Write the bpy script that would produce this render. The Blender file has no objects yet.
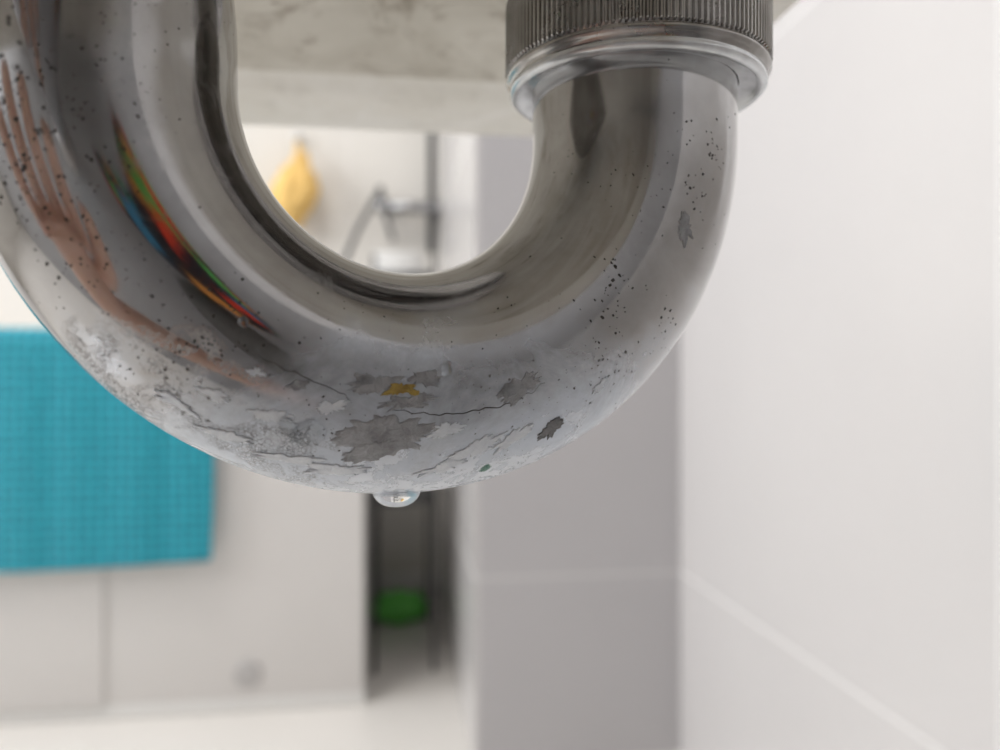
import bpy, bmesh, math, random
from mathutils import Vector, Matrix, noise
from mathutils.bvhtree import BVHTree
random.seed(3)
S=bpy.context.scene
COL=S.collection
F=778.0; YAW=math.radians(7.8); H=0.5
dv=Vector((math.sin(YAW),math.cos(YAW),0)); rv=Vector((math.cos(YAW),-math.sin(YAW),0)); up=Vector((0,0,1))
CAM=Vector((0,0,H))
def cw(x,d,z): return CAM+rv*x+dv*d+up*z      # local viewing frame -> world metres

# ------------------------------------------------------------------ node helpers
def new_mat(name):
    m=bpy.data.materials.new(name); m.use_nodes=True
    nt=m.node_tree; b=nt.nodes['Principled BSDF']
    return m,nt,b
def setin(nt,n,key,val):
    if isinstance(val,bpy.types.NodeSocket): nt.links.new(val,n.inputs[key])
    else: n.inputs[key].default_value=val
def math_(nt,op,a,b=0.0,clamp=False):
    n=nt.nodes.new('ShaderNodeMath'); n.operation=op; n.use_clamp=clamp
    setin(nt,n,0,a); setin(nt,n,1,b); return n.outputs[0]
def mapr(nt,v,a,b,c=0.0,d=1.0,smooth=False):
    n=nt.nodes.new('ShaderNodeMapRange'); n.clamp=True
    if smooth: n.interpolation_type='SMOOTHSTEP'
    setin(nt,n,0,v); setin(nt,n,1,a); setin(nt,n,2,b); setin(nt,n,3,c); setin(nt,n,4,d); return n.outputs[0]
def mixc(nt,f,a,b):
    n=nt.nodes.new('ShaderNodeMix'); n.data_type='RGBA'
    setin(nt,n,0,f)
    setin(nt,n,6,a if isinstance(a,bpy.types.NodeSocket) else (*a,1)); setin(nt,n,7,b if isinstance(b,bpy.types.NodeSocket) else (*b,1))
    return n.outputs[2]
def mixf(nt,f,a,b):
    n=nt.nodes.new('ShaderNodeMix'); n.data_type='FLOAT'
    setin(nt,n,0,f); setin(nt,n,2,a); setin(nt,n,3,b); return n.outputs[0]
def noise_(nt,vec,scale,detail=4,rough=.55,dist=0.0):
    n=nt.nodes.new('ShaderNodeTexNoise'); nt.links.new(vec,n.inputs['Vector'])
    n.inputs['Scale'].default_value=scale; n.inputs['Detail'].default_value=detail
    n.inputs['Roughness'].default_value=rough; n.inputs['Distortion'].default_value=dist
    return n
def objco(nt):
    return nt.nodes.new('ShaderNodeTexCoord').outputs['Object']
def bump(nt,b,h,strength,dist):
    n=nt.nodes.new('ShaderNodeBump'); n.inputs['Strength'].default_value=strength; n.inputs['Distance'].default_value=dist
    nt.links.new(h,n.inputs['Height']); nt.links.new(n.outputs[0],b.inputs['Normal'])
def simple(name,col,rough=.5,metal=0.0,var=.06,scale=30,bmp=0.0):
    m,nt,b=new_mat(name); co=objco(nt)
    n=noise_(nt,co,scale)
    c2=tuple(max(0,c*(1-var*2)) for c in col)
    nt.links.new(mixc(nt,n.outputs[0],c2,col),b.inputs['Base Color'])
    b.inputs['Roughness'].default_value=rough; b.inputs['Metallic'].default_value=metal
    if bmp: bump(nt,b,n.outputs[0],bmp,.002)
    return m

# ------------------------------------------------------------------ mesh helpers
def mk(name,bm,mat=None,smooth=False,parent=None):
    bmesh.ops.recalc_face_normals(bm,faces=bm.faces[:])
    me=bpy.data.meshes.new(name); bm.to_mesh(me); bm.free()
    o=bpy.data.objects.new(name,me); COL.objects.link(o)
    if mat: me.materials.append(mat)
    if smooth:
        for p in me.polygons: p.use_smooth=True
    if parent: o.parent=parent
    return o
def box(name,lo,hi,mat,bev=0.0,seg=3,parent=None):
    bm=bmesh.new()
    vs=[bm.verts.new((x,y,z)) for x in (lo[0],hi[0]) for y in (lo[1],hi[1]) for z in (lo[2],hi[2])]
    for f in ((0,1,3,2),(4,6,7,5),(0,4,5,1),(2,3,7,6),(0,2,6,4),(1,5,7,3)): bm.faces.new([vs[i] for i in f])
    if bev: bmesh.ops.bevel(bm,geom=bm.edges[:],offset=bev,segments=seg,profile=.5,affect='EDGES')
    return mk(name,bm,mat,smooth=bool(bev),parent=parent)
def tube(bm,pts,rad,n=24,cap=True):
    pts=[Vector(p) for p in pts]; rings=[]
    T=[(pts[min(i+1,len(pts)-1)]-pts[max(i-1,0)]).normalized() for i in range(len(pts))]
    a=T[0].orthogonal().normalized()
    for i,p in enumerate(pts):
        a=(a-T[i]*a.dot(T[i])).normalized(); b=T[i].cross(a)
        r=rad[i] if isinstance(rad,(list,tuple)) else rad
        rings.append([bm.verts.new(p+(a*math.cos(2*math.pi*k/n)+b*math.sin(2*math.pi*k/n))*r) for k in range(n)])
    for i in range(len(rings)-1):
        for k in range(n): bm.faces.new((rings[i][k],rings[i][(k+1)%n],rings[i+1][(k+1)%n],rings[i+1][k]))
    if cap:
        bm.faces.new(rings[0][::-1]); bm.faces.new(rings[-1])
def lathe(bm,prof,cen,axis=Vector((0,0,1)),n=48,knurl=None):
    a=axis.orthogonal().normalized(); b=axis.cross(a); rings=[]
    for j,(r,z) in enumerate(prof):
        ring=[]
        for k in range(n):
            rr=r
            if knurl and j in knurl: rr=r-(0.00045 if (k%4) in (0,3) else 0)
            t=2*math.pi*k/n
            ring.append(bm.verts.new(cen+axis*z+(a*math.cos(t)+b*math.sin(t))*rr))
        rings.append(ring)
    for i in range(len(rings)-1):
        for k in range(n): bm.faces.new((rings[i][k],rings[i][(k+1)%n],rings[i+1][(k+1)%n],rings[i+1][k]))
    return rings
def empty(name,loc=(0,0,0)):
    e=bpy.data.objects.new(name,None); COL.objects.link(e); e.location=(0,0,0); e.empty_display_size=.05; return e

# ------------------------------------------------------------------ materials
def tile_mat(name,col,grout,axis,joints,thick=.004,var=.03,rough=.22):
    m,nt,b=new_mat(name); co=objco(nt)
    sp=nt.nodes.new('ShaderNodeSeparateXYZ'); nt.links.new(co,sp.inputs[0])
    mask=None
    for ax,off,pitch in joints:
        v=math_(nt,'SUBTRACT',sp.outputs[ax],off-pitch*20+pitch/2)
        v=math_(nt,'MODULO',v,pitch)
        v=math_(nt,'ABSOLUTE',math_(nt,'SUBTRACT',v,pitch/2))
        k=mapr(nt,v,thick*.35,thick*.6,1,0)
        mask=k if mask is None else math_(nt,'MAXIMUM',mask,k)
    n=noise_(nt,co,6)
    c=mixc(nt,n.outputs[0],tuple(x*(1-var) for x in col),tuple(min(1,x*(1+var)) for x in col))
    nt.links.new(mixc(nt,mask,c,grout),b.inputs['Base Color'])
    nt.links.new(mixf(nt,mask,rough,.8),b.inputs['Roughness'])
    bump(nt,b,math_(nt,'SUBTRACT',1.0,mask),.4,.001)
    return m
white_wall=tile_mat('white_wall_tile',(.635,.615,.61),(.78,.765,.755),0,[(2,.239,.6),(1,.441,.9)],thick=.0034)
grey_wall=tile_mat('grey_wall_tile',(.52,.505,.515),(.66,.645,.64),0,[(2,.239,.6)],rough=.3)
far_wall=tile_mat('cream_wall_tile',(.78,.75,.70),(.82,.79,.76),0,[(2,.239,.6),(0,-.1,.9)])
back_wall=tile_mat('under_sink_tile',(.38,.38,.39),(.3,.3,.3),0,[(2,.239,.6),(0,-.1,.6)])
floor_m=tile_mat('floor_tile',(.76,.73,.69),(.62,.6,.57),0,[(0,.1,.9),(1,-.05,.9)],rough=.25)
ceil_m=simple('ceiling_paint',(.8,.8,.79),.8)
tub_m=simple('bath_acrylic',(.76,.735,.715),.25,var=.02,scale=8)
trim_m=simple('white_trim',(.85,.84,.82),.4,var=.02)

# ------------------------------------------------------------------ room
XL,XR,YB,YF,ZC=-2.0,.3766,-.34,1.75,2.4
PX=.1097; PY=.99
def wall(name,lo,hi,m): return box(name,lo,hi,m)
wall('floor',(XL-.1,YB-.1,-.1),(XR+.1,YF+.1,0),floor_m)
wall('ceiling',(XL-.1,YB-.1,ZC),(XR+.1,YF+.1,ZC+.1),ceil_m)
wall('wall_right',(XR,YB-.1,0),(XR+.1,YF+.1,ZC),white_wall)
wall('wall_partition',(PX,PY,0),(XR,YF,ZC),grey_wall)
wall('wall_partition_side',(PX-.006,PY+.002,0),(PX-.0001,YF,ZC),white_wall)
wall('wall_far',(XL-.1,YF,0),(XR+.1,YF+.1,ZC),far_wall)
wall('wall_back',(XL-.1,YB-.1,0),(XR+.1,YB,ZC),back_wall)
WY0,WY1,WZ0,WZ1=-.1,1.3,.75,2.0
wl=empty('wall_left')
box('below',(XL-.1,YB,0),(XL,YF,WZ0),far_wall,parent=wl)
box('above',(XL-.1,YB,WZ1),(XL,YF,ZC),far_wall,parent=wl)
box('side_a',(XL-.1,YB,WZ0),(XL,WY0,WZ1),far_wall,parent=wl)
box('side_b',(XL-.1,WY1,WZ0),(XL,YF,WZ1),far_wall,parent=wl)
wn=empty('window_1')
for nm,lo,hi in (('sill',(XL-.08,WY0,WZ0),(XL+.04,WY1,WZ0+.03)),('head',(XL-.08,WY0,WZ1-.04),(XL-.02,WY1,WZ1)),
                 ('jamb_a',(XL-.08,WY0,WZ0+.03),(XL-.02,WY0+.05,WZ1-.04)),('jamb_b',(XL-.08,WY1-.05,WZ0+.03),(XL-.02,WY1,WZ1-.04)),
                 ('mullion',(XL-.07,.58,WZ0+.03),(XL-.03,.62,WZ1-.04))):
    box(nm,lo,hi,trim_m,bev=.004,parent=wn)
box('baseboard_far',(-.04,YF-.012,0),(PX-.006,YF,.06),trim_m,bev=.003)

# ------------------------------------------------------------------ sink
def sink_mat(name,a,bb,dirt):
    m,nt,b=new_mat(name); co=objco(nt)
    n1=noise_(nt,co,28,8,.65,.6); n2=noise_(nt,co,9,3); n3=noise_(nt,co,110,5); n4=noise_(nt,co,45,6,.7,1.0)
    c=mixc(nt,mapr(nt,n1.outputs[0],.35,.68),a,bb)
    c=mixc(nt,mapr(nt,n2.outputs[0],.5,.75),c,tuple((x+y)/2 for x,y in zip(a,bb)))
    c=mixc(nt,mapr(nt,n4.outputs[0],.55,.68,0,dirt),c,(.34,.30,.24))
    c=mixc(nt,mapr(nt,n3.outputs[0],.62,.7,0,dirt*.7),c,(.28,.23,.18))
    nt.links.new(c,b.inputs['Base Color']); b.inputs['Roughness'].default_value=.5
    bump(nt,b,n1.outputs[0],.5,.003); return m
m_sink=sink_mat('aged_ceramic',(.52,.49,.42),(.82,.80,.73),.8)
m_lip=sink_mat('pale_sink_edge',(.84,.82,.75),(.95,.94,.90),.2)  # same sink mix in paler colours for the edge faces
SZ=H+.078
sink=empty('sink')
bm=bmesh.new()
def rrect(x0,x1,y0,y1,r,z,seg=6):
    out=[]
    for cx,cy,a0 in ((x1-r,y1-r,0),(x0+r,y1-r,90),(x0+r,y0+r,180),(x1-r,y0+r,270)):
        for k in range(seg+1):
            a=math.radians(a0+90*k/seg); out.append((cx+r*math.cos(a),cy+r*math.sin(a),z))
    return out
x0,x1,y0,y1=-.38,.091,YB+.001,.262
lv=[(.046,.004),(.042,.0015),(.038,0),(.012,0),(.006,.0015),(.002,.005),(0,.011),(-.001,.02),(-.006,.05),(-.014,.10),(-.018,.128),(-.022,.132),(-.024,.14),(-.024,.152),(-.02,.158),
    (.02,.158),(.03,.152),(.05,.08),(.09,.04),(.15,.034)]
rings=[]
for ins,z in lv:
    yy0=y0 if ins<.015 or z<.158 else y0+.06+ins
    rr=max(.012,.03-ins*.3)
    rings.append([bm.verts.new(p) for p in rrect(x0+ins,x1-ins,yy0,y1-ins,rr,SZ+z)])
for i in range(len(rings)-1):
    n=len(rings[i])
    for k in range(n):
        f=bm.faces.new((rings[i][k],rings[i][(k+1)%n],rings[i+1][(k+1)%n],rings[i+1][k]))
        if i<6: f.material_index=1
bm.faces.new(rings[0][::-1]); bm.faces.new(rings[-1])
bmesh.ops.bisect_plane(bm,geom=bm.verts[:]+bm.edges[:]+bm.faces[:],plane_co=(0,.06,0),plane_no=(0,1,0))
for v in bm.verts:
    if v.co.y<.059:
        fz=(v.co.z-SZ)/.158
        v.co.z+=(.06-v.co.y)/.40*.115*max(0,1-fz)
bmesh.ops.triangulate(bm,faces=[f for f in bm.faces if len(f.verts)>4])
o=mk('basin',bm,m_sink,True,sink); o.data.materials.append(m_lip)

# ------------------------------------------------------------------ trap pipe
R=.0378; r=.016
CL=(-.0487,.0945); CR=(.0212,.124)
mid=((CL[0]+CR[0])/2,(CL[1]+CR[1])/2); L=math.hypot(CR[0]-CL[0],CR[1]-CL[1]); R=L/2
ax=((CR[0]-CL[0])/L,(CR[1]-CL[1])/L); ZCn=.0368
path=[]; prad=[]
Rb=.021; zb=.040
od=Vector((-.30,-.95)); od.normalize()
pl=cw(CL[0],CL[1],0)
top=Vector((pl.x,pl.y,H+zb))
h3=Vector((od.x,od.y,0))
endl=(pl.y-(YB+.004))/(-od.y)-Rb
hz=top+h3*Rb+up*Rb
for k in range(12): path.append(hz+h3*endl*(1-k/12)); prad.append(r)
for k in range(13):
    a=math.radians(90*k/12); path.append(top+up*(Rb*math.cos(a))+h3*(Rb*(1-math.sin(a)))); prad.append(r)
NU=72
for k in range(NU+1):
    a=math.pi*k/NU
    s=-math.cos(a)*R; z=ZCn-math.sin(a)*R
    path.append(cw(mid[0]+ax[0]*s,mid[1]+ax[1]*s,z)); prad.append(r-.0007*math.sin(a)**2)
pr=cw(CR[0],CR[1],0)
for z in (.042,.05,.06,.07,.0785): path.append(Vector((pr.x,pr.y,H+z))); prad.append(r)
bm=bmesh.new(); tube(bm,path,prad,96)
bmesh.ops.recalc_face_normals(bm,faces=bm.faces[:]); bm.normal_update()
bvh=BVHTree.FromBMesh(bm)
def hit(u,v):
    d=(dv+rv*((u-500)/F)+up*((375-v)/F)).normalized()
    p,n,i,dist=bvh.ray_cast(CAM,d)
    if p is None: return None,None
    if n.dot(d)>0: n=-n
    return p,n
def mirror(u,v,dist):   # point of the room mirrored at this place on the pipe
    p,n=hit(u,v); d=(p-CAM).normalized(); return p+(d-n*2*d.dot(n))*dist

m_pipe,nt,b=new_mat('tarnished_chrome'); co=objco(nt)
sp=nt.nodes.new('ShaderNodeSeparateXYZ'); nt.links.new(co,sp.inputs[0])
nA=noise_(nt,co,70,8,.62,.4); nB=noise_(nt,co,260,8,.7,.8); nC=noise_(nt,co,30,3,.5); nD=noise_(nt,co,900,4,.6)
def dist_to(p,rad,wob=.35,soft=.5,src=None):
    vm=nt.nodes.new('ShaderNodeVectorMath'); vm.operation='DISTANCE'
    nt.links.new(co,vm.inputs[0]); vm.inputs[1].default_value=p
    q=math_(nt,'ADD',math_(nt,'DIVIDE',vm.outputs['Value'],rad),math_(nt,'MULTIPLY',math_(nt,'SUBTRACT',(src or nB).outputs[0],.5),wob*4))
    return mapr(nt,q,1-soft*.5,1+soft*.2,1,0)
metal=mixc(nt,mapr(nt,nA.outputs[0],.3,.7),(.37,.36,.357),(.52,.517,.52))
rough=mapr(nt,nA.outputs[0],.3,.7,.05,.12)
haze=math_(nt,'MULTIPLY',mapr(nt,nB.outputs[0],.52,.72,0,.30),mapr(nt,nC.outputs[0],.42,.6,0,1))
metal=mixc(nt,haze,metal,(.55,.56,.58)); rough=math_(nt,'ADD',rough,math_(nt,'MULTIPLY',haze,.6))
# limescale film - thicker toward the underside
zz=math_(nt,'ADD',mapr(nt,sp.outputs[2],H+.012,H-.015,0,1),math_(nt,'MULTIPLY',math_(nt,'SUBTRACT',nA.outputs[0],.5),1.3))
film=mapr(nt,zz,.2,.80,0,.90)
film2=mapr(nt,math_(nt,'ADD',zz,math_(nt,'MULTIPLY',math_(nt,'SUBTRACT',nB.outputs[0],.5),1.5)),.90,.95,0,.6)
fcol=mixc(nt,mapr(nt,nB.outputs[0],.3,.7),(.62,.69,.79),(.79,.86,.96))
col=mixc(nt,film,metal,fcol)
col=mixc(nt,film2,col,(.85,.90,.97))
ve=nt.nodes.new('ShaderNodeTexVoronoi'); ve.feature='DISTANCE_TO_EDGE'; ve.inputs['Scale'].default_value=1900
mx_=nt.nodes.new('ShaderNodeMix'); mx_.data_type='VECTOR'; mx_.inputs[0].default_value=.0030
nt.links.new(co,mx_.inputs[4]); nt.links.new(nB.outputs['Color'],mx_.inputs[5]); nt.links.new(mx_.outputs[1],ve.inputs['Vector'])
craz=mapr(nt,ve.outputs['Distance'],.03,.12,1,0)
cz=math_(nt,'MAXIMUM',dist_to(hit(160,400)[0],.008,.5,.8,nA),dist_to(hit(270,455)[0],.009,.5,.8,nA))
cz=math_(nt,'MAXIMUM',cz,dist_to(hit(105,355)[0],.005,.5,.8,nA))
craz=math_(nt,'MULTIPLY',craz,math_(nt,'MULTIPLY',cz,mapr(nt,nB.outputs[0],.48,.60,0,1)))
col=mixc(nt,math_(nt,'MULTIPLY',craz,.75),col,(.13,.12,.115))
gr=dist_to(hit(486,468)[0],.0010,.6); col=mixc(nt,gr,col,(.06,.20,.15))
nt.links.new(col,b.inputs['Base Color'])
cov=math_(nt,'MAXIMUM',math_(nt,'MAXIMUM',film,film2),gr)
nt.links.new(mapr(nt,cov,.0,.8,1.0,.25),b.inputs['Metallic'])
ro=mixf(nt,film,rough,.20); ro=mixf(nt,film2,ro,.38); nt.links.new(ro,b.inputs['Roughness'])
hgt=math_(nt,'MULTIPLY',film2,.5)
hgt=math_(nt,'SUBTRACT',hgt,math_(nt,'MULTIPLY',craz,.6))
hgt=math_(nt,'ADD',hgt,math_(nt,'MULTIPLY',nB.outputs[0],math_(nt,'MULTIPLY',cov,.3)))
bump(nt,b,hgt,.5,.0003)

trap=empty('chrome_sink_trap')
mk('u_bend',bm,m_pipe,True,trap)

# limescale flakes : thin irregular crusts lying on the bend
def flake_mat(name,c1,c2,ro,bs=.8):
    m,nt,b=new_mat(name); co=objco(nt)
    n1=noise_(nt,co,500,8,.7,.5); n2=noise_(nt,co,1800,4,.6)
    nt.links.new(mixc(nt,mapr(nt,n1.outputs[0],.35,.65),c1,c2),b.inputs['Base Color'])
    b.inputs['Roughness'].default_value=ro; b.inputs['Metallic'].default_value=.15
    bump(nt,b,math_(nt,'ADD',n1.outputs[0],math_(nt,'MULTIPLY',n2.outputs[0],.4)),bs,.0004); return m
m_f1=flake_mat('grey_scale_crust',(.26,.265,.28),(.47,.485,.51),.45)
m_f2=flake_mat('pale_scale_crust',(.70,.75,.82),(.88,.93,.98),.4,.5)
m_f3=flake_mat('dark_scale_crust',(.12,.12,.125),(.22,.22,.225),.4)
m_f4=flake_mat('yellow_stain',(.30,.20,.05),(.55,.40,.10),.5)
def flake(u,v,w,h,rot,mat,seed,thick=.00013,jag=.75,lift=0.0):
    p0,n0=hit(u,v); k_=(p0-CAM).dot(dv)/F
    right=(rv-n0*rv.dot(n0)).normalized(); upv=n0.cross(right)
    if upv.z<0: upv=-upv
    view=(p0-CAM).normalized(); fs=1/max(.3,abs(upv.cross(view).length))
    h=h*min(2.6,fs)
    c,s=math.cos(rot),math.sin(rot); M=130; rings=[]
    bm=bmesh.new()
    for q,hh in ((1.0,-.3),(.985,.5),(.95,1),(.75,.8),(.5,.9),(.25,.8)):
        ring=[]
        for i in range(M):
            t=2*math.pi*i/M; dx,dy=math.cos(t),math.sin(t)
            e=1+jag*noise.noise(Vector((dx*1.3+seed*7,dy*1.3,seed)))+jag*.6*noise.noise(Vector((dx*4+seed*3,dy*4,5)))+jag*.4*noise.noise(Vector((dx*11+seed,dy*11,9)))
            e=max(.2,e)
            X=dx*w*k_*e*q; Y=dy*h*k_*e*q
            P=p0+right*(X*c-Y*s)+upv*(X*s+Y*c)
            l,nn,_,_=bvh.find_nearest(P)
            if nn.dot(n0)<0: nn=-nn
            ring.append(bm.verts.new(l+nn*(hh*thick+lift)))
        rings.append(ring)
    for i in range(len(rings)-1):
        for k in range(M): bm.faces.new((rings[i][k],rings[i][(k+1)%M],rings[i+1][(k+1)%M],rings[i+1][k]))
    bm.faces.new(rings[-1])
    mk('scale_flake_%d'%seed,bm,mat,True,trap)
fl=[(388,436,44,17,-.1,m_f1),(368,452,26,9,.2,m_f1),(374,384,26,9,.1,m_f1),(425,380,16,7,-.1,m_f1),(408,402,26,6,.1,m_f1),(522,386,26,10,.5,m_f1),(552,428,17,7,.7,m_f3),
    (335,470,30,5,-.1,m_f2),(285,458,30,5,-.2,m_f2),(440,468,24,4,.1,m_f2),(330,408,14,6,.2,m_f2),(475,448,24,6,.2,m_f2),(228,436,24,5,-.35,m_f2),(175,402,22,5,-.6,m_f2),
    (298,385,9,4,.2,m_f1),(510,440,22,6,.4,m_f2),(600,385,9,4,.8,m_f2),(255,372,8,4,-.3,m_f2),(270,415,18,7,-.2,m_f2),(445,430,16,6,0,m_f2),(215,395,14,5,-.5,m_f2),(685,228,8,14,.2,m_f1)]
for i,(u,v,w,h,ro_,mm) in enumerate(fl): flake(u,v,w,h,ro_,mm,i+1,jag=.55 if i in (0,1) else .75)
flake(398,389,14,5,.15,m_f4,41,lift=.00014,thick=.00006); flake(412,392,8,3,-.3,m_f4,42,lift=.00014,thick=.00006)
# hairline cracks following the surface
m_ck=simple('crack_dark',(.06,.055,.05),.7,.2,.1,200)
bm=bmesh.new()
def crack(pts,wd):
    P=[]
    for i in range(len(pts)-1):
        a,c=pts[i],pts[i+1]; nseg=max(3,int(math.hypot(c[0]-a[0],c[1]-a[1])/3))
        for k in range(nseg+(i==len(pts)-2)):
            t=k/nseg; u=a[0]+(c[0]-a[0])*t; v=a[1]+(c[1]-a[1])*t
            u+=1.6*noise.noise(Vector((u*.13,v*.13,1))); v+=3.2*noise.noise(Vector((u*.11,v*.11,7)))
            P.append(hit(u,v)[0])
    n=len(P); tube(bm,P,[wd*(.35+.65*math.sin(math.pi*min(1,max(0,(i+.5)/n)))) for i in range(n)],6)
crack([(392,410),(430,415),(470,412),(515,402),(545,384)],.00008)
crack([(250,352),(285,368),(320,384),(345,395),(352,404)],.00006)
mk('hairline_cracks',bm,m_ck,True,trap)
# corrosion pits : small dark irregular spots, clustered
bm=bmesh.new(); rnd=random.Random(11)
def pit(u,v,rad):
    p,n=hit(u,v)
    if p is None or (p-CAM).normalized().dot(n)>-.12: return
    t=n.orthogonal().normalized(); s=n.cross(t); M=9; sx=rnd.uniform(.7,1.3); ring=[]
    for i in range(M):
        a=2*math.pi*i/M; e=rad*rnd.uniform(.7,1.2)
        ring.append(bm.verts.new(p+n*.00002+t*math.cos(a)*e*sx+s*math.sin(a)*e/sx))
    cc=bm.verts.new(p+n*.00004)
    for i in range(M): bm.faces.new((ring[i],ring[(i+1)%M],cc))
for (cu,cv,su,sv,cnt,r0,r1) in ((20,120,22,60,110,.0001,.00028),(75,170,35,70,95,.00009,.00024),(612,300,10,22,26,.0001,.0003),(612,368,14,14,20,.0001,.00026),(600,340,26,44,30,.00006,.00018),
    (710,155,10,24,26,.0001,.00028),(693,205,9,24,18,.0001,.00026),(225,330,30,22,44,.00008,.00022),(170,375,45,28,80,.00007,.0002),(300,420,60,22,60,.00006,.00016),(560,400,45,28,55,.00006,.0002),
    (665,330,10,22,18,.00008,.00024),(150,60,50,50,60,.00006,.00015),(400,340,120,30,80,.00005,.00013),(640,180,50,60,60,.00006,.00014),(120,270,45,45,60,.00007,.0002),(470,440,60,18,40,.00005,.00015)):
    for k in range(cnt): pit(rnd.gauss(cu,su),rnd.gauss(cv,sv),r0+(r1-r0)*rnd.random()**2)
mk('corrosion_pits',bm,m_ck,False,trap)

# knurled coupling nut
m_nut,nt,b=new_mat('worn_nut_metal'); co=objco(nt)
nn=noise_(nt,co,120,6,.6)
nt.links.new(mixc(nt,mapr(nt,nn.outputs[0],.35,.65),(.32,.31,.30),(.54,.53,.52)),b.inputs['Base Color'])
b.inputs['Metallic'].default_value=1; nt.links.new(mapr(nt,nn.outputs[0],.3,.7,.16,.34),b.inputs['Roughness'])
m_ring,nt,b=new_mat('bright_ring_metal'); co=objco(nt); nn=noise_(nt,co,200,6,.6)
nt.links.new(mixc(nt,mapr(nt,nn.outputs[0],.4,.62),(.68,.70,.72),(.88,.91,.94)),b.inputs['Base Color'])
b.inputs['Metallic'].default_value=.6; b.inputs['Roughness'].default_value=.22; bump(nt,b,nn.outputs[0],.3,.0003)
bm=bmesh.new()
ncen=Vector((pr.x+.0004,pr.y,H+.0005))
prof=[(.0158,.0445),(.0180,.0443),(.0185,.0438),(.0188,.0435),(.0195,.0435),(.0200,.0440),(.0200,.0446),(.0197,.0450),(.0203,.0456),(.0206,.0461),(.0205,.0466),(.0201,.0469),(.0207,.0473),(.0207,.0575),(.0202,.0590),(.0190,.0600),(.0165,.0605)]
rg=lathe(bm,prof,ncen,n=560,knurl={12,13})
o=mk('knurled_nut',bm,m_nut,False,trap)
o.data.materials.append(m_ring)
for p in o.data.polygons:
    zc=sum((o.data.vertices[i].co.z for i in p.vertices))/4-H-.0005
    if zc<.0449: p.material_index=1; p.use_smooth=True
    elif zc<.0469 or zc>.058: p.use_smooth=True
bm=bmesh.new(); lathe(bm,[(.0158,.074),(.030,.074),(.031,.0745),(.031,.0765),(.029,.0775),(.0158,.0775)],ncen,n=64); mk('drain_flange',bm,m_nut,True,trap)
wp=hz+h3*endl
bm=bmesh.new(); lathe(bm,[(.0158,-.012),(.022,-.011),(.033,-.006),(.036,-.001),(.036,.004)],Vector((wp.x,YB+.004,wp.z)),axis=Vector((0,-1,0)),n=64); mk('wall_escutcheon',bm,m_nut,True,trap)

# water drops
m_w,nt,b=new_mat('water'); b.inputs['Roughness'].default_value=.0; b.inputs['IOR'].default_value=1.33
b.inputs['Transmission Weight'].default_value=1.0
nw=noise_(nt,objco(nt),50); nt.links.new(mixc(nt,nw.outputs[0],(.95,.98,1),(1,1,1)),b.inputs['Base Color'])
drops=empty('water_droplets'); drops.parent=trap
def drop(name,p,n,ra,rb,h,rot=0,seed=0):
    bm=bmesh.new(); bmesh.ops.create_uvsphere(bm,u_segments=40,v_segments=24,radius=1)
    t=(rv-n*rv.dot(n)).normalized(); t=Matrix.Rotation(rot,3,n)@t; s=n.cross(t)
    for v in bm.verts:
        c=v.co.copy(); w=1+.25*noise.noise(Vector((c.x+seed*3,c.y,seed)))
        zz=c.z*h if c.z>0 else c.z*h*.25
        v.co=p+t*(c.x*ra*w)+s*(c.y*rb*w)+n*zz
    mk(name,bm,m_w,True,drops)
lowp=cw(mid[0]-.0006,mid[1]-.0015,ZCn-R-r+.0011)
bm=bmesh.new(); pf=[]
for k in range(17):
    a=k/16; pf.append((.0035*math.cos(a*math.pi/2)**.8 if a<1 else .00001, -.0030*math.sin(a*math.pi/2)+.0008))
rr=lathe(bm,[(.0030,.0016)]+pf,lowp,n=40); bm.faces.new(rr[0]); bmesh.ops.remove_doubles(bm,verts=bm.verts[:],dist=1e-6)
mk('hanging_drop',bm,m_w,True,drops)
for i,(u,v,a,b_,h,ro_) in enumerate([(309,434,.0021,.0018,.0008,.3),(290,428,.0009,.0019,.0006,.5),(446,369,.0008,.0010,.0005,0),(508,390,.0012,.0009,.0005,0),
    (243,322,.0006,.0006,.0003,0),(365,380,.0010,.0006,.0003,0)]):
    p,n=hit(u,v); drop('drop_%d'%i,p,n,a,b_,h,ro_,i)

# ------------------------------------------------------------------ bathtub
TX,TY=-.043,1.195; RIM=.560
tub=empty('bathtub')
box('front_panel',(-1.6,TY,.02),(TX-.002,TY+.02,RIM-.03),tub_m,bev=.003,parent=tub)
box('end_panel',(TX-.02,TY+.02,.0),(TX-.002,YF-.002,RIM-.03),tub_m,bev=.002,parent=tub)
box('plinth',(-1.6,TY+.001,0),(TX,TY+.018,.022),trim_m,bev=.002,parent=tub)
box('panel_left',(-1.6,TY-.006,.022),(-.414,TY,RIM-.04),tub_m,bev=.003,parent=tub)
bm=bmesh.new(); rings=[]
for ins,z in [(.004,RIM-.035),(0,RIM-.03),(-.003,RIM-.02),(-.002,RIM-.006),(.004,RIM),(.05,RIM),(.058,RIM-.006),(.065,RIM-.05),(.10,RIM-.35),(.14,RIM-.4)]:
    rings.append([bm.verts.new(p) for p in rrect(-1.6+ins,TX-ins,TY-.008+ins,YF-.004-max(ins,0),.02+max(0,ins)*.8,z)])
for i in range(len(rings)-1):
    n=len(rings[i])
    for k in range(n): bm.faces.new((rings[i][k],rings[i][(k+1)%n],rings[i+1][(k+1)%n],rings[i+1][k]))
bm.faces.new(rings[-1])
mk('tub_shell',bm,tub_m,True,tub)
m_cap=simple('grey_plastic',(.56,.54,.53),.4)
bm=bmesh.new(); rg=lathe(bm,[(.020,0),(.020,.003),(.018,.005),(.0145,.005),(.013,.003),(.011,.003),(.009,.005),(.001,.0055)],Vector((-.214,TY,.056)),axis=Vector((0,-1,0)),n=40)
mk('access_cap',bm,m_cap,True,tub)

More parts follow.
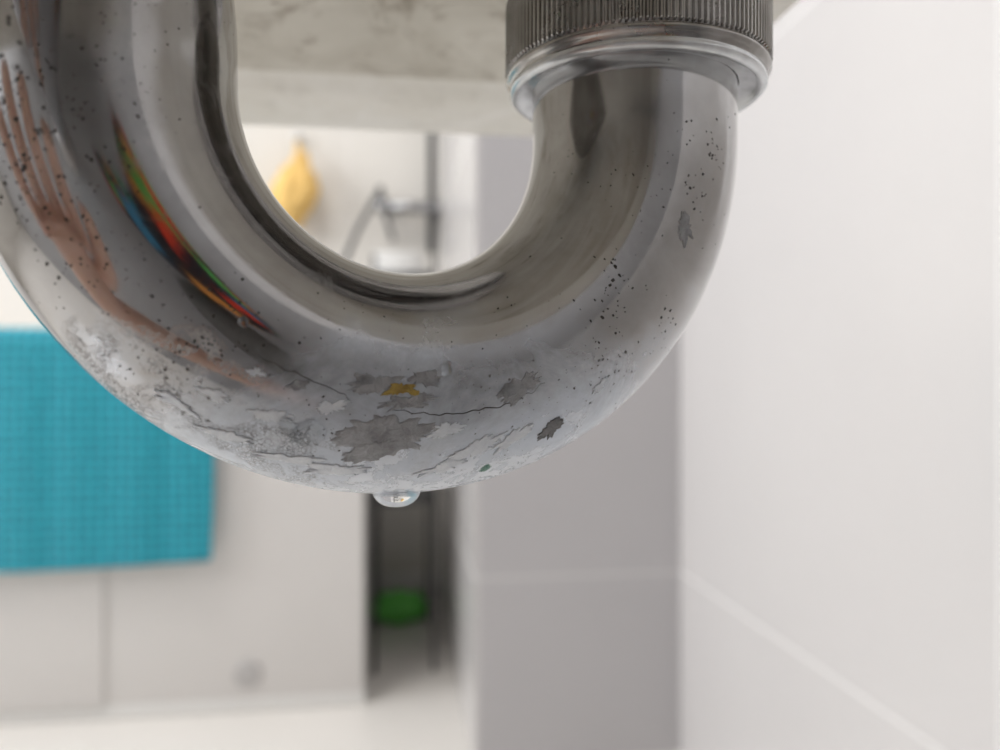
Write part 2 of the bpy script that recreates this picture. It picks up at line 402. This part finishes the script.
# ------------------------------------------------------------------ towel
m_tw,nt,b=new_mat('teal_waffle_cotton'); co=objco(nt); sp=nt.nodes.new('ShaderNodeSeparateXYZ'); nt.links.new(co,sp.inputs[0])
def wav(o,f): return math_(nt,'ABSOLUTE',math_(nt,'SINE',math_(nt,'MULTIPLY',o,f)))
nn=noise_(nt,co,60,5)
wx=math_(nt,'ADD',sp.outputs[0],math_(nt,'MULTIPLY',nn.outputs[0],.006)); wz=math_(nt,'ADD',sp.outputs[2],math_(nt,'MULTIPLY',nn.outputs[0],.006))
wf=math_(nt,'MULTIPLY',wav(wx,math.pi/.014),wav(wz,math.pi/.014))
c=mixc(nt,mapr(nt,wf,0,.8),(.003,.14,.21),(.026,.47,.59)); c=mixc(nt,mapr(nt,nn.outputs[0],.3,.7,0,.3),c,(.02,.42,.53))
nt.links.new(c,b.inputs['Base Color']); b.inputs['Roughness'].default_value=.95; b.inputs['Sheen Weight'].default_value=.3
bump(nt,b,math_(nt,'ADD',wf,math_(nt,'MULTIPLY',nn.outputs[0],.6)),.9,.004)
bm=bmesh.new(); nx,ns=70,60; g=[]
X0,X1=-.86,-.257
for i in range(nx+1):
    x=X0+(X1-X0)*i/nx; row=[]
    for j in range(ns+1):
        s=j/ns*.415
        wob=.003*math.sin(x*20)+.0015*math.sin(x*61+1)
        zt=RIM+.005
        if s<.05: y=TY+.042-s; z=zt
        elif s<.075:
            a=(s-.05)/.025*math.pi/2; y=TY-.008-.014*math.sin(a); z=zt-.014*(1-math.cos(a))
        else:
            a=s-.075; y=TY-.024-min(1,a/.1)*abs(wob)-.004*a/.3; z=zt-.014-a*(.322+.004*math.sin(x*9))/.34
        row.append(bm.verts.new((x+.002*math.sin(z*22)*(i/nx),y,z)))
    g.append(row)
for i in range(nx):
    for j in range(ns): bm.faces.new((g[i][j],g[i+1][j],g[i+1][j+1],g[i][j+1]))
tw=mk('bath_towel',bm,m_tw,True)
md=tw.modifiers.new('thick','SOLIDIFY'); md.thickness=.006; md.offset=0
md=tw.modifiers.new('sub','SUBSURF'); md.levels=1; md.render_levels=1

# ------------------------------------------------------------------ shower mixer, riser & hose on the far wall
m_ch=simple('chrome',(.42,.42,.43),.22,1.0); m_dk=simple('dark_metal',(.10,.10,.105),.4,.6)
mx=empty('shower_mixer')
zb_=H+(375-208)/F*1.70
bm=bmesh.new(); tube(bm,[(-.02,YF-.05,zb_),(.10,YF-.05,zb_)],.013,24)
tube(bm,[(-.035,YF-.05,zb_),(-.012,YF-.05,zb_)],.018,24); tube(bm,[(.0,YF-.05,zb_),(.0,YF,zb_)],.012,16); tube(bm,[(.085,YF-.05,zb_),(.085,YF,zb_)],.012,16)
mk('mixer_body',bm,m_ch,True,mx)
bm=bmesh.new(); tube(bm,[(.083,YF-.05,zb_-.1),(.083,YF-.05,zb_+.75)],.009,16); tube(bm,[(.083,YF-.05,zb_+.7),(.083,YF,zb_+.7)],.009,12)
mk('riser_rail',bm,m_dk,True,mx)
bm=bmesh.new(); hp=[(-.028,YF-.06,zb_+.03),(-.04,YF-.065,zb_+.01),(-.075,YF-.07,zb_-.055),(-.105,YF-.075,zb_-.13),(-.125,YF-.08,zb_-.22)]
tube(bm,hp,.006,12); tube(bm,[(-.024,YF-.055,zb_),(-.028,YF-.06,zb_+.04)],.007,12); tube(bm,[(-.03,YF-.06,zb_+.02),(.0,YF-.06,zb_-.075)],.005,12)
mk('shower_hose',bm,m_dk,True,mx)
pf_=empty('bath_pouf')
m_ye=simple('yellow_net',(1.0,.66,.22),.7,0,.12,90,.6)
bm=bmesh.new(); bmesh.ops.create_icosphere(bm,subdivisions=5,radius=1)
for v in bm.verts:
    c=v.co.copy(); w=1+.20*noise.noise(c*2.2)+.15*noise.noise(c*6); taper=1-.50*max(0,c.z)+.1*max(0,-c.z)
    v.co=Vector((-.210+c.x*.047*w*taper+.014*c.z,YF-.046+c.y*.038*w*taper,.895+c.z*.085*w))
tube(bm,[(-.200,YF-.045,.96),(-.208,YF-.02,1.0),(-.208,YF-.008,1.015)],.003,8)
mk('net_sponge',bm,m_ye,True,pf_)
bm=bmesh.new(); lathe(bm,[(.012,0),(.012,.004),(.005,.006),(.005,.018),(.009,.020),(.001,.022)],Vector((-.208,YF,1.018)),axis=Vector((0,-1,0)),n=20); mk('wall_hook',bm,trim_m,True,pf_)

# ------------------------------------------------------------------ narrow metal rack
rk=empty('metal_storage_rack'); rx0,rx1,ry0,ry1=-.032,.068,1.32,1.58; rt=.672
bm=bmesh.new()
for x in (rx0,rx1):
    for y in (ry0,ry1): tube(bm,[(x,y,0),(x,y,rt+.03)],.0035,12)
for z in (.285,rt):
    for x in (rx0,rx1): tube(bm,[(x,ry0,z),(x,ry1,z)],.003,10)
    for y in (ry0,ry1): tube(bm,[(rx0,y,z),(rx1,y,z)],.003,10)
    for k in range(1,7):
        y=ry0+(ry1-ry0)*k/7; tube(bm,[(rx0,y,z),(rx1,y,z)],.0015,8)
mk('frame',bm,m_dk,True,rk)
m_bas=simple('dark_grey_plastic',(.16,.16,.16),.6)
box('shelf_tray',(rx0+.008,ry0+.01,.287),(rx1-.008,ry1-.01,.315),m_bas,bev=.006,parent=rk)
m_bowl=simple('white_cotton',(.80,.79,.77),.95,var=.04,bmp=.3)
# folded white face cloth on top of the rack
bm=bmesh.new()
for i,(z,w_,d_) in enumerate(((0,.040,.060),(.013,.038,.058),(.026,.036,.055))):
    vs0=len(bm.verts)
    ringp=[]
    for a in range(13):
        t=-math.pi/2+math.pi*a/12; ringp.append((w_+.006*math.cos(t),.0062*math.sin(t)))
    prof2=[(-x,zz_) for x,zz_ in reversed(ringp)]+ringp[:0]
    loop=ringp+[(-x,zz_) for x,zz_ in reversed(ringp)]
    A=[bm.verts.new((.008+x,1.42-d_,rt+.010+z+zz_)) for x,zz_ in loop]; B=[bm.verts.new((.008+x,1.42+d_,rt+.010+z+zz_)) for x,zz_ in loop]
    for k in range(len(loop)): bm.faces.new((A[k],A[(k+1)%len(loop)],B[(k+1)%len(loop)],B[k]))
    bm.faces.new(A[::-1]); bm.faces.new(B)
mk('folded_face_cloth',bm,m_bowl,True)
m_gr=simple('green_microfiber',(.28,1.0,.20),.9,0,.3,120,.8)
bm=bmesh.new(); bmesh.ops.create_icosphere(bm,subdivisions=5,radius=1)
for v in bm.verts:
    c=v.co.copy(); w=1+.2*noise.noise(c*3)+.1*noise.noise(c*9)
    v.co=Vector((.010+c.x*.060*w,1.60+c.y*.04*w,max(.0,.027+c.z*.031*w)))
mk('green_floor_cloth',bm,m_gr,True)

# ------------------------------------------------------------------ photographer's arm (reflected in the pipe)
m_skin,nt,b=new_mat('skin'); co=objco(nt); nn=noise_(nt,co,70,5)
nt.links.new(mixc(nt,nn.outputs[0],(.80,.48,.37),(.94,.67,.55)),b.inputs['Base Color']); b.inputs['Roughness'].default_value=.5; b.inputs['Subsurface Weight'].default_value=.1; b.inputs['Subsurface Radius'].default_value=(.01,.004,.002)
m_cl,nt,b=new_mat('patterned_fabric'); co=objco(nt)
nf=noise_(nt,co,60,3); mv=nt.nodes.new('ShaderNodeMix'); mv.data_type='VECTOR'; mv.inputs[0].default_value=.04; nt.links.new(co,mv.inputs[4]); nt.links.new(nf.outputs['Color'],mv.inputs[5])
mp=nt.nodes.new('ShaderNodeMapping'); mp.inputs['Scale'].default_value=(.50,.50,1.0); nt.links.new(mv.outputs[1],mp.inputs[0])
vo=nt.nodes.new('ShaderNodeTexVoronoi'); vo.inputs['Scale'].default_value=90; nt.links.new(mp.outputs[0],vo.inputs['Vector'])
sc=nt.nodes.new('ShaderNodeSeparateColor'); nt.links.new(vo.outputs['Color'],sc.inputs[0])
rp=nt.nodes.new('ShaderNodeValToRGB'); rp.color_ramp.interpolation='CONSTANT'; nt.links.new(sc.outputs[0],rp.inputs[0])
els=rp.color_ramp.elements; els[0].color=(.02,.022,.03,1); els[1].position=.45; els[1].color=(1,.07,.03,1)
for p,c in ((.58,(1,.42,.10,1)),(.67,(.04,.03,.03,1)),(.72,(.14,.65,.14,1)),(.82,(.06,.28,.48,1)),(.88,(.02,.02,.03,1))):
    e=els.new(p); e.color=c
nt.links.new(rp.outputs[0],b.inputs['Base Color']); b.inputs['Roughness'].default_value=.9
arm=empty('photographer_arm')
def skinned(name,chains,mat,lv=2):
    me=bpy.data.meshes.new(name); vs=[];es=[];rs=[]
    for ch in chains:
        st=None
        for q in ch:
            if isinstance(q,int): st=q; continue
            vs.append(q[0]); rs.append(q[1]); i=len(vs)-1
            if st is not None: es.append((st,i))
            st=i
    me.from_pydata(vs,es,[]); o=bpy.data.objects.new(name,me); COL.objects.link(o); o.parent=arm
    o.modifiers.new('s','SKIN')
    for i,rr_ in enumerate(rs): me.skin_vertices[0].data[i].radius=(rr_,rr_)
    me.skin_vertices[0].data[0].use_root=True
    md=o.modifiers.new('u','SUBSURF'); md.levels=lv; md.render_levels=lv; md=o.modifiers[0]; md.use_smooth_shade=True
    me.materials.append(mat); return o
def V(x,y,z): return (x,y,H+z)
hb=(-.142,-.020)
hx=Vector((.70,-.71,0)) # across the knuckles
def HP(a,z,f=0.0): # a across, f toward pipe
    q=Vector((hb[0],hb[1],0))+hx*a*1.1+Vector((.60,.80,0))*f; return (q.x,q.y,H+z)
skinned('palm_forearm',[[ (HP(.0,-.045),.032),(HP(0,-.085),.025),(V(-.10,-.12,-.15),.028),(V(-.02,-.20,-.20),.034),(V(.08,-.24,-.24),.04)],[0,(HP(-.002,-.02),.034)]],m_skin)
for i,(a,l) in enumerate(((-.036,.074),(-.012,.090),(.012,.085),(.036,.066))):
    z0=-.025
    skinned('finger_%d'%(i+1),[[(HP(a*.8,z0-.01),.0095),(HP(a,z0+l*.30,.004),.0110),(HP(a*1.05,z0+l*.65,.008),.0105),(HP(a*1.08,z0+l*.92,.014),.0092),(HP(a*1.08,z0+l,.018),.0075)]],m_skin)
skinned('thumb',[[(HP(.02,-.06),.013),(HP(.045,-.04,.008),.0115),(HP(.055,-.015,.014),.010),(HP(.058,.005,.018),.008)]],m_skin)
q=[mirror(u,v,ds) for u,v,ds in ((78,60,.24),(110,135,.24),(140,205,.24),(168,262,.24))]
for i in range(4):
    q[i].y=max(min(q[i].y,-.14),YB+.10); q[i].x=max(.03,min(q[i].x,XR-.11)); q[i].z=min(q[i].z,H+.062)
skinned('patterned_sleeve',[[(q[0],.062),(q[1],.082),(q[2],.078),(q[3],.060)]],m_cl)
m_dc=simple('dark_grey_fabric',(.17,.165,.16),.9,0,.15,80,.3)
skinned('lower_sleeve',[[(q[3],.050),(V(.13,-.25,-.20),.045),(V(.15,-.25,-.34),.05),(V(.15,-.25,-.495),.05)]],m_dc)

# ------------------------------------------------------------------ light
def area(name,loc,tgt,sx,sy,pw,col):
    l=bpy.data.lights.new(name,'AREA'); l.shape='RECTANGLE'; l.size=sx; l.size_y=sy; l.energy=pw; l.color=col
    o=bpy.data.objects.new(name,l); COL.objects.link(o); o.location=loc
    o.rotation_euler=(Vector(tgt)-Vector(loc)).to_track_quat('-Z','Y').to_euler(); return o
area('window_daylight',(XL-.15,.6,1.38),(0,.6,.9),1.4,1.2,41,(.975,.985,1.0))
area('ceiling_fill_light',(-.7,.5,2.36),(-.7,.5,0),.5,.5,15,(1.0,.97,.94))  # added fill light below the ceiling, not a fixture of the room
w=bpy.data.worlds.new('w'); S.world=w; w.use_nodes=True
w.node_tree.nodes['Background'].inputs[0].default_value=(.85,.92,1,1); w.node_tree.nodes['Background'].inputs[1].default_value=1.0

# ------------------------------------------------------------------ camera
cd=bpy.data.cameras.new('camera'); cam=bpy.data.objects.new('camera',cd); COL.objects.link(cam)
cam.location=CAM; cam.rotation_euler=(math.radians(90),0,-YAW)
cd.sensor_width=36; cd.lens=36*F/1000; cd.clip_start=.002; cd.clip_end=50
cd.dof.use_dof=True; cd.dof.focus_distance=.101; cd.dof.aperture_fstop=13
S.camera=cam
S.view_settings.view_transform='Standard'; S.view_settings.look='None'; S.view_settings.exposure=0
